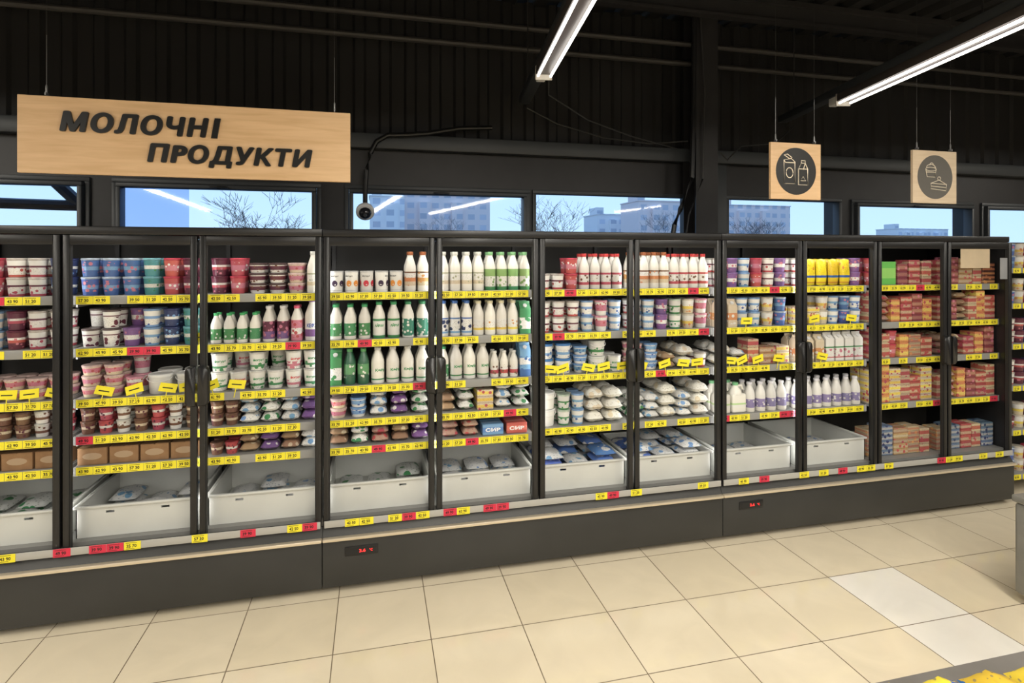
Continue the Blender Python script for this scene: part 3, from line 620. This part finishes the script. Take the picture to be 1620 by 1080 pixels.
R[2]={-3:[('cWR',2,1),('bp',3,2),('bp',1,2)],-2:[('bp',2,3),('cP',1,2),('pW',2,1)],-1:[('tG|tP',2,2),('tG',2,2),('tP|tG',2,2)],
 0:[('kG',1,1),('dG',2,1),('kW',4,1)],1:[('gS',1,1),('kW',3,1),('sbR',3,1),('kB',1,1)],2:[('pB',2,2),('bb',1,3),('pG',1,2),('tG',1,1)],3:[('bp|bb',2,3),('qN|qC',2,2),('cWR',1,1)],
 4:[('qC|qW',2,2),('xC|xK',2,3),('xY',1,3)],5:[('kO',3,1),('kR',4,1)],6:[('xR|xC|cR|xO|xCl|xR',7,5)],7:[('qR|qN',2,3),('xR|xO|xM|xC',5,5)]}
R[3]={-3:[('sB|sW|sR|sB',7,2)],-2:[('sB|sR|sW|sB|sR|sW|sB',7,2)],-1:[('sB',2,2),('qW|qG|qW|qP',4,3)],0:[('bp|bb',2,2),('qW|qP|qG',3,3)],1:[('qN',1,2),('qG|xY|qW',4,3)],
 2:[('pW',1,2),('cWG|cWB',2,2),('qC',2,3)],3:[('qG',1,3),('qW|qC',4,3)],4:[('jug',2,1),('bP',4,1)],5:[('bP',7,1)],6:[('xY|xO|xY|xC|xR|xK',7,6)],7:[('xC|qR|xO|xM|xR',7,4)]}
R[4]={-3:[('card',4,1)],-2:[('card',4,1)],-1:[('sB|sR',2,1),('qN|qP|qN|qW',4,2)],0:[('qN|qG|qR|qN|qP',5,2)],1:[('qR',2,2),('xS',1,1),('xSR',1,1)]}
for ri in range(5):
    for d_,spec in R[ri].items():
        rows=rows_for(d_)
        if ri>=len(rows): continue
        zt=1.96 if ri==0 else rows[ri-1]-.020
        if ri==0 and d_>=6: zt=1.90
        fillspan(XB(d_)+.022,XB(d_+1)-(.022 if d_<7 else .035),rows[ri],spec,D+.098,zt)
# bottom crates
CRM=mat('crate_pale_plastic',(.60,.61,.58),.4,noise=.08,nscale=3)
def cratemesh():
    m=MB(); w,d,h,t=.298,.27,.165,.005
    m.box(-w+.02,w-.02,-d+.02,d-.02,0,.006)
    for sy in(-1,1):
        y0=sy*(d-.012); y1=sy*(d-.012-t); ya,yb=min(y0,y1),max(y0,y1)
        if sy==-1:
            m.box(-w+.012,w-.012,ya,yb,0,.120); m.box(-w+.012,w-.012,ya,yb,.132,h)
            xs_=[-w+.012,-.15,-.11,.11,.15,w-.012]
            for i in(0,2,4): m.box(xs_[i],xs_[i+1],ya,yb,.120,.132)
        else: m.box(-w+.012,w-.012,ya,yb,0,h)
        xa=sy*(w-.012); xb=sy*(w-.012-t); m.box(min(xa,xb),max(xa,xb),-d+.012,d-.012,0,h)
    for s_ in(-1,1):
        m.box(-w,w,min(s_*d,s_*(d-.02)),max(s_*d,s_*(d-.02)),h-.014,h,0,.004)
        m.box(min(s_*w,s_*(w-.02)),max(s_*w,s_*(w-.02)),-d+.02,d-.02,h-.014,h,0,.004)
    return m.mesh('crate',[CRM])
CM=cratemesh()
cont={-3:('mGn',2),-2:('mW',2),-1:('mW',2),0:('mGn',2),1:('mW',2),2:('mB',4),3:('mW',4),4:('mW',1),5:('mW',1)}
for k in range(-3,6):
    xc=XB(k)+.3125; yc=D+.345; zc=.4058
    mk('plastic_crate',CM,(xc,yc,zc),label='pale grey slotted plastic crate on the fridge floor',category='crate',group='crates along the fridge bottom')
    id,nl=cont[k]
    for lay in range(nl):
        for i in range(3):
            for j in range(2):
                if lay==nl-1 and nl in(2,4) and random.random()<.3: continue
                q=id if k!=3 else ('mB' if (i<1 and lay<3) else 'mW')
                if k==2 and random.random()<.2: q='mW'
                place(q,xc-.178+i*.178,yc-.122+j*.225,zc+.0075+lay*.052+random.uniform(0,.001),0,0)
for k in(6,7): 
    fillspan(XB(k)+.03,XB(k+1)-.035,.4055,[('xCl|xBl|xK|xCl|xC' if k==6 else 'xCl|xBl|xR|xC|xBl',6,7)],D+.11,.63,1)
# promo flags
PF=MB().box(-.002,.002,-.002,0,-.03,.03,0).add([(-.042,-.003,.018),(.042,-.003,.024),(.044,-.003,.072),(-.040,-.003,.064)],[(0,1,2,3)],0).add([(-.042,-.0005,.018),(.042,-.0005,.024),(.044,-.0005,.072),(-.040,-.0005,.064)],[(3,2,1,0)],0).add([(-.025,-.0035,.038),(.025,-.0035,.042),(.025,-.0035,.048),(-.025,-.0035,.044)],[(0,1,2,3)],1).mesh('flag',[YEL,INK],False)
for xx,z,a in [(-2.0,1.127,.2),(-1.9,1.127,-.3),(-1.8,1.127,.1),(-1.70,1.127,0),(-1.6,1.127,.3),(-1.38,1.127,.3),(-1.22,1.127,-.2),(-1.08,1.127,.25),(-.97,1.127,-.1),(-.92,1.39,0),(-.85,1.127,-.3),(-.74,1.127,.2),(1.05,1.127,.2),(1.15,1.127,-.2),(1.3,1.127,.3),(1.42,1.127,-.1),(1.55,1.127,0),(1.66,1.127,.3),(1.85,1.127,-.2),(1.97,1.127,.2),(2.08,1.127,0),(2.32,1.127,.2),(2.43,1.127,-.3),(2.55,1.127,-.2),(2.7,1.127,.2),(2.9,1.127,.1),(3.05,1.127,.3),(2.45,1.39,.1),(3.0,1.39,-.1),(3.3,1.39,.2)]:
    mk('promo_flag',PF,(xx,D+.070,z),rot=(random.uniform(0,.05),a,0),label='small yellow promotional flag clipped to the price rail',category='price flag',group='yellow promo flags on the rails')

# ------------------------------------------------------------ signs
def woodmat(name,c1,c2):
    m=mat(name,c1,.45); nt=m.node_tree;N=nt.nodes;L=nt.links;p=N['Principled BSDF']
    tc=N.new('ShaderNodeTexCoord'); mp=N.new('ShaderNodeMapping'); mp.inputs['Scale'].default_value=(1.2,8,14)
    n1=N.new('ShaderNodeTexNoise'); n1.inputs['Scale'].default_value=3; n1.inputs['Detail'].default_value=8; n1.inputs['Distortion'].default_value=.6
    r=N.new('ShaderNodeValToRGB'); r.color_ramp.elements[0].position=.3; r.color_ramp.elements[0].color=(*c2,1); r.color_ramp.elements[1].position=.65; r.color_ramp.elements[1].color=(*c1,1)
    L.new(tc.outputs['Object'],mp.inputs[0]); L.new(mp.outputs[0],n1.inputs['Vector']); L.new(n1.outputs['Fac'],r.inputs['Fac']); L.new(r.outputs['Color'],p.inputs['Base Color']); return m
WOOD=woodmat('light_oak_board',(.72,.49,.28),(.62,.40,.21)); WOOD_LIT=woodmat('light_washed_oak_board',(.62,.50,.36),(.54,.42,.29))  # second oak is paler: a wash of light painted into its colours
SX0,SX1,SZ0,SZ1,SY=-1.505,-.115,2.232,2.57,2.9
def wires(root,xs_,z0,y=0):
    for x in xs_:
        mk('hanging_wire',MB().tube([(x,y,z0),(x,y,z0+.27)],.0012,0,5).mesh('wire',[WIRE]),parent=root)
        mk('hanging_wire',MB().tube([(x,y,z0+.27),(x,y,3.9)],.0008,0,5).mesh('wire',[WIRE_SHADE]),parent=root)  # upper run takes the shade-darkened colour
        mk('wire_clip',MB().lathe([(0,0),(.0045,0),(.0045,.03),(.002,.038),(0,.038)],0,8).box(-.003,.003,-.012,.012,-.010,.003,0,.001).mesh('clip',[WIRE]),(x,y,z0+.014),parent=root)
sg=empty('hanging_sign',(0,SY,0),label='long light oak board with black МОЛОЧНІ ПРОДУКТИ lettering',category='sign')
mk('sign_board',MB().box(SX0,SX1,0,.022,SZ0,SZ1,0,.0015,1).mesh('board',[WOOD]),parent=sg)
LET=mat('black_letters',(.006,.006,.006),.35)
SHR=.17
def boldletters(t,cx,cz,w,h,ext,bar=False):
    m=MB()
    if bar: wt=w-.048; ct=cx-.024
    else: wt=w; ct=cx
    for i in range(9):
        a=i*math.pi/4; dx,dz=(0,0) if i==8 else (ext*1.3*math.cos(a),ext*.8*math.sin(a))
        m.text(t,ct+dx,cz+dz,wt-2.6*ext,h-1.6*ext,-.0001,0,0,res=6,extrude=.1,dep=.010+i*.00005,spacing=1.16,shear=SHR)
    if bar:   # plain slanted stem for the last letter
        xc=cx+w/2-.018; s_=SHR*h/2; b=.0125; y0,y1=-.0101,-.0001
        vs=[(xc-b-s_,y0,cz-h/2),(xc+b-s_,y0,cz-h/2),(xc+b+s_,y0,cz+h/2),(xc-b+s_,y0,cz+h/2)]; vs+=[(a,y1,c_) for a,_,c_ in vs]
        m.add(vs,[(0,1,2,3),(7,6,5,4),(0,4,5,1),(1,5,6,2),(2,6,7,3),(3,7,4,0)])
    return m.mesh('lettering',[LET],False)
mk('lettering',boldletters('МОЛОЧН',-1.02,2.462,.645,.092,.0046,True),parent=sg)
mk('lettering',boldletters('ПРОДУКТИ',-.645,2.330,.710,.104,.0046),parent=sg)
wires(sg,(-1.40,-.19),SZ1,.011)
def disc(cx,cz,r,y,n=48): return [(cx+r*math.cos(2*math.pi*i/n),y,cz+r*math.sin(2*math.pi*i/n)) for i in range(n)],[tuple(range(n))]
def iconsign(xa,xb,wood,ink,line,label,strokes):
    rt=empty('hanging_sign',(0,SY,0),label=label,category='sign',group='small square category signs'); cx=(xa+xb)/2; cz=2.377
    mk('sign_board',MB().box(xa,xb,0,.018,2.21,2.545,0,.0015,1).mesh('board',[wood]),parent=rt)
    v,f_=disc(cx,cz,.140,-.001); v2=[(a,-.0002,c_) for a,b,c_ in v]
    m=MB(); m.add(v+v2,[f_[0]]+[(i,(i+1)%48,48+(i+1)%48,48+i) for i in range(48)]); ic=mk('round_emblem',m.mesh('emblem',[ink],False),parent=rt)
    l=MB()
    for st,cl in strokes: l.tube([(cx+a,-.002,cz+b) for a,b in st],.0026,0,5,cl)
    mk('line_drawing',l.mesh('lines',[line]),parent=ic)
    wires(rt,(xa+.04,xb-.04),2.545,.009)
def arc(cx,cz,rx,rz,a0,a1,n=12): return [(cx+rx*math.cos(math.radians(a0+(a1-a0)*i/n)),cz+rz*math.sin(math.radians(a0+(a1-a0)*i/n))) for i in range(n+1)]
s1=[([(-.085,-.075),(-.01,-.075),(-.01,.055),(-.035,.075),(-.085,.065)],True),(arc(-.047,-.01,.024,.03,0,360,16)[:-1],True),([(-.05,.075),(-.085,.095),(-.062,.1),(-.03,.08)],False),([(-.085,.065),(-.075,.05),(-.01,.05)],False),
    ([(.015,-.08),(.08,-.08),(.08,.015),(.062,.05),(.035,.05),(.015,.015)],True),([(.035,.05),(.035,.065),(.062,.065),(.062,.05)],False),([(.015,.015),(.08,.015)],False),([(.03,-.055),(.048,-.03),(.066,-.055)],True),([(.05,.012),(.062,.05)],False)]
s2=[(arc(-.035,.05,.042,.012,0,360,16)[:-1],True),([(-.077,.05),(-.066,.0),(-.004,.0),(.007,.05)],False),(arc(-.035,.058,.036,.022,0,180),False),(arc(-.03,.074,.014,.016,0,180),False),([(-.072,.03),(.002,.03)],False),
    ([(-.035,-.075),(.085,-.085),(.09,-.045),(.03,-.018),(-.035,-.04)],True),([(-.035,-.04),(.09,-.045)],False),([(-.035,-.058),(.088,-.065)],False),(arc(.03,-.008,.012,.011,0,360,10)[:-1],True)]
iconsign(2.27,2.62,WOOD,mat('emblem_black',(.012,.012,.012),.5),mat('emblem_line',(.85,.75,.6),.5),'small square oak sign with black roundel of milk packs',s1)
iconsign(3.31,3.66,WOOD_LIT,mat('emblem_black_washed',(.095,.088,.078),.5),mat('emblem_line_washed',(.62,.56,.46),.5),'small square oak sign with roundel of desserts, light wash painted in',s2)  # board, roundel and lines all coloured as if washed out by light

# ------------------------------------------------------------ ceiling lights
BAT=mat('grey_batten',(.06,.05,.048),.45); CAPM=mat('batten_end_cap',(.6,.57,.52),.4); TUBE=mat('fluorescent_tube',(1,.97,.92),.3,emit=9,ecol=(1,.96,.88)); TUBEB=mat('fluorescent_tube_bright',(1,.97,.92),.3,emit=5,ecol=(1,.95,.87))
LB=MB().box(-.050,.050,0,1.5,.02,.075,0,.004).mesh('batten',[BAT])
LT=MB().tube([(0,.02,0),(0,1.48,0)],.008,0,10).mesh('tube',[TUBE]); LTB=MB().tube([(0,.02,0),(0,1.48,0)],.008,0,10).mesh('tube_b',[TUBEB])
LE=MB().box(-.053,.053,-.012,0,-.012,.078,0,.004).mesh('endcap',[CAPM])
def luminaire(x,y,z,az,area,pw):
    r=empty('ceiling_light',(x,y,z),(0,0,math.pi-az),label='twin-tube white fluorescent batten hung from a dark track',category='ceiling light',group='fluorescent battens')
    mk('light_housing',LB,parent=r); mk('end_cap',LE,parent=r); mk('end_cap',LE,(0,1.512,0),parent=r)
    for sx_ in(-.040,.040): mk('fluorescent_tube',LT if area else LTB,(sx_,0,.006),parent=r)
    if area:
        ld=bpy.data.lights.new('batten_light','AREA'); ld.shape='RECTANGLE'; ld.size=.10; ld.size_y=1.44; ld.energy=pw; ld.color=(1,.94,.83)
        lo=bpy.data.objects.new('batten_light',ld); col.objects.link(lo); lo.parent=r; lo.location=(0,.75,-.012)
for (ex,ey,az,nf,ext,pw) in((1.03,3.41,math.radians(7),6,.9,41),(3.34,3.48,math.radians(12.3),6,.9,41),(-3.3,3.4,math.radians(3),6,.5,41),(7.0,3.4,math.radians(10),5,.5,34)):
    dx,dy=math.sin(az),math.cos(az)
    for i in range(nf): luminaire(ex-dx*i*1.56,ey-dy*i*1.56,2.985,az,not(i==0 and 0<ex<5),pw)
    L_=nf*1.56
    tr=empty('lighting_track',(ex,ey,0),(0,0,math.pi-az),label='dark steel lighting track carrying the fluorescent battens',category='lighting track',group='lighting tracks')
    mk('track_rail',MB().box(-.04,.04,-ext,L_,3.062,3.12,0,.003).mesh('track',[FRAMEM]),parent=tr)
    for q in(-ext+.2,1.2,3.5,6,8.5):
        if q<L_: mk('drop_rod',MB().tube([(0,q,3.12),(0,q,3.88)],.005,0,6).mesh('rod',[STEEL]),parent=tr)
    mk('junction_box',MB().box(-.03,.03,-.14,-.05,3.0,3.0615,0,.008).mesh('jb',[WHITE]),parent=tr,label='white cable connector')
for k in range(-4,8,2):
    ld=bpy.data.lights.new('canopy_led','AREA'); ld.shape='RECTANGLE'; ld.size=1.15; ld.size_y=.03; ld.energy=1.5 if k<6 else .3; ld.color=(1,.97,.90)
    lo=bpy.data.objects.new('canopy_led',ld); col.objects.link(lo); lo.location=(XB(k+1),D+.075,ZTOP-.06); lo.rotation_euler=(math.radians(14),0,0)
for k in range(-3,7):
    ld=bpy.data.lights.new('mullion_led','AREA'); ld.shape='RECTANGLE'; ld.size=.02; ld.size_y=1.4; ld.energy=1.4 if k<6 else .3; ld.color=(1,.98,.94)
    lo=bpy.data.objects.new('mullion_led',ld); col.objects.link(lo); lo.location=(XB(k),D+.068,1.15); lo.rotation_euler=(math.radians(90),0,0)

# ------------------------------------------------------------ cctv dome, cables
cc=empty('security_camera',(-.065,4.30,2.30),label='white dome security camera on a black cable at the window',category='security camera')
CR_=(-1.05,0,0)
mk('camera_mount',MB().lathe([(0,.03),(.05,.03),(.066,.012),(.066,-.012),(.056,-.022),(.044,-.022)],0,24).mesh('cm',[WHITE]),(0,0,-.10),parent=cc,rot=CR_)
mk('camera_dome',MB().lathe([(.045,0)]+[(.045*math.cos(a),-.045*math.sin(a)) for a in [i*math.pi/16 for i in range(1,8)]]+[(0,-.045)],0,20).mesh('cd',[mat('dome_smoke',(.02,.02,.025),.08)]),(0,-.0165,-.1095),parent=cc,rot=CR_)
mk('camera_lens',MB().lathe([(0,0),(.014,0),(.012,-.006),(0,-.006)],0,16).mesh('cl',[WIRE]),(0,-.0555,-.132),parent=cc,rot=CR_)
CBK=mat('camera_cable_rubber',(.006,.006,.006),.4)
mk('camera_cable',MB().tube([(0,.0,-.08),(0,-.015,.05),(.01,-.025,.2),(.035,-.03,.32),(.08,-.03,.41),(.16,-.03,.46),(.30,-.03,.47),(.45,-.02,.49),(.7,.02,.55),(.95,.03,.57)],.018,0,10).mesh('cc',[CBK]),parent=cc)
cab=MB().tube([(2.50,4.1,3.85),(2.49,4.1,2.9),(2.47,4.09,2.5),(2.36,4.07,2.25),(2.30,4.06,2.12),(2.28,4.06,2.0)],.02,0,8)
mk('black_conduit',cab.mesh('conduit',[BLACK]),label='black corrugated conduit running down beside the steel column',category='cable')
CBL=mat('black_cable_sheath',(.03,.03,.03),.5)
def cable(pts,r,lb): mk('loose_cable',MB().tube(pts,r,0,6).mesh('lc',[CBL]),label=lb,category='cable')
cable([(1.15,4.25,3.02),(1.4,4.28,2.92),(1.8,4.29,2.83),(2.2,4.28,2.80),(2.5,4.2,2.82)],.006,'thin black cable sagging along the clad wall')
cable([(2.75,4.12,2.72),(2.8,4.1,2.66),(3.0,4.2,2.80),(3.4,4.28,2.86),(3.6,4.3,3.02)],.006,'thin black cable looping beside the column')
cable([(2.56,4.12,3.9),(2.60,4.11,3.2),(2.585,4.115,2.5),(2.45,4.1,2.2),(2.4,4.06,2.03)],.007,'black cable running down the steel column')
cable([(1.09,3.50,3.0),PX(868,150,3.6),PX(930,190,3.8),PX(1000,216,4.0),PX(1074,236,4.2)],.005,'thin black cable drooping from the light to the wall')

# ------------------------------------------------------------ neighbouring open shelf
rk=empty('shelf_rack',(4.86,3.42,0),label='open shelving rack of packed goods beside the fridges',category='shelf rack')
m=MB(); m.box(0,1.3,.5,.53,0,2.0,0); m.box(0,.015,.03,.5,0,1.95,0); m.box(1.285,1.3,.03,.5,0,1.95,0); mk('rack_frame',m.mesh('rf',[DKGREY]),parent=rk)
for z in(.15,.5,.85,1.18,1.5,1.78):
    s_=mk('rack_shelf',MB().box(.017,1.283,.02,.498,z-.02,z,0,.002).mesh('rs',[SHELF]),parent=rk)
    mk('price_rail',MB().box(.017,1.283,.008,.018,z-.04,z,0,.002).mesh('rr',[RAIL]),parent=s_)
    for i in range(5): mk('price_tag',random.choice(TAGS),(.07+i*.1,.0075,z-.02),parent=s_)
    fillspan(4.90,5.5,z,[(random.choice(['cWR|cM|cN','cB|cY|cR','cM|cY']),6,2)],3.46,z+.26,1)

# grey counter and promo table
ct=empty('metal_counter',(3.37,1.5,0),label='low grey metal counter with rounded corners',category='counter')
GR=mat('grey_counter_metal',(.24,.235,.215),.4,metal=.2,noise=.1)
mk('counter_body',MB().box(0,1.1,0,.86,.05,.54,0,.02,3).mesh('cb',[GR]),parent=ct)
mk('counter_top',MB().box(-.008,1.108,-.008,.868,.541,.58,0,.01).mesh('ctp',[GR]),parent=ct)
for a in(.08,1.02):
    for b in(.08,.78): mk('foot',MB().lathe([(0,0),(.03,0),(.03,.012),(.015,.018),(.015,.052)],0,12).mesh('ft',[BLACK]),(a,b,0),parent=ct)
tb=empty('display_table',(1.20,.55,0),label='low dark grey display table holding snack bags',category='table')
TG=mat('table_grey',(.14,.13,.12),.5,noise=.15)
mk('table_top',MB().box(0,1.5,0,.73,.665,.7,0,.005).mesh('tt',[TG]),parent=tb)
for a in(.04,1.46):
    for b in(.04,.69): mk('table_leg',MB().box(a-.02,a+.02,b-.02,b+.02,0,.664,0,.003).mesh('tl',[TG]),parent=tb)
pouch('sn',bands('snm',[(0,(.7,.52,.05)),(.99,YE)],.25,(BL,14,.34,-.1,1.1),sat=1),'glossy yellow and blue snack bag on the table',w=.135,l=.21,h=.070,name='snack_bag',cat='snack bag',group='snack bags on the display table',seed=21)
for i in range(8):
    for j in range(2): place('sn',1.28+i*.146,.89+j*.232-i*.011,.701,-.09)

# ------------------------------------------------------------ world
wd=bpy.data.worlds.new('World'); sc.world=wd; wd.use_nodes=True; N=wd.node_tree.nodes; L=wd.node_tree.links
bg=N['Background']; tc=N.new('ShaderNodeTexCoord'); s_=N.new('ShaderNodeSeparateXYZ'); L.new(tc.outputs['Generated'],s_.inputs[0])
r=N.new('ShaderNodeValToRGB'); r.color_ramp.elements[0].position=.0; r.color_ramp.elements[0].color=(.54,.77,1.0,1); r.color_ramp.elements[1].position=.5; r.color_ramp.elements[1].color=(.22,.46,.92,1)
L.new(s_.outputs['Z'],r.inputs['Fac']); L.new(r.outputs['Color'],bg.inputs['Color']); bg.inputs['Strength'].default_value=1.35

# ------------------------------------------------------------ camera
cd=bpy.data.cameras.new('Camera'); co=bpy.data.objects.new('Camera',cd); col.objects.link(co)
co.location=(0,0,H); co.rotation_euler=(math.pi/2,0,-TH); cd.sensor_width=36; cd.lens=20; cd.shift_y=-132/1620; cd.clip_end=1000; cd.clip_start=.05
sc.camera=co
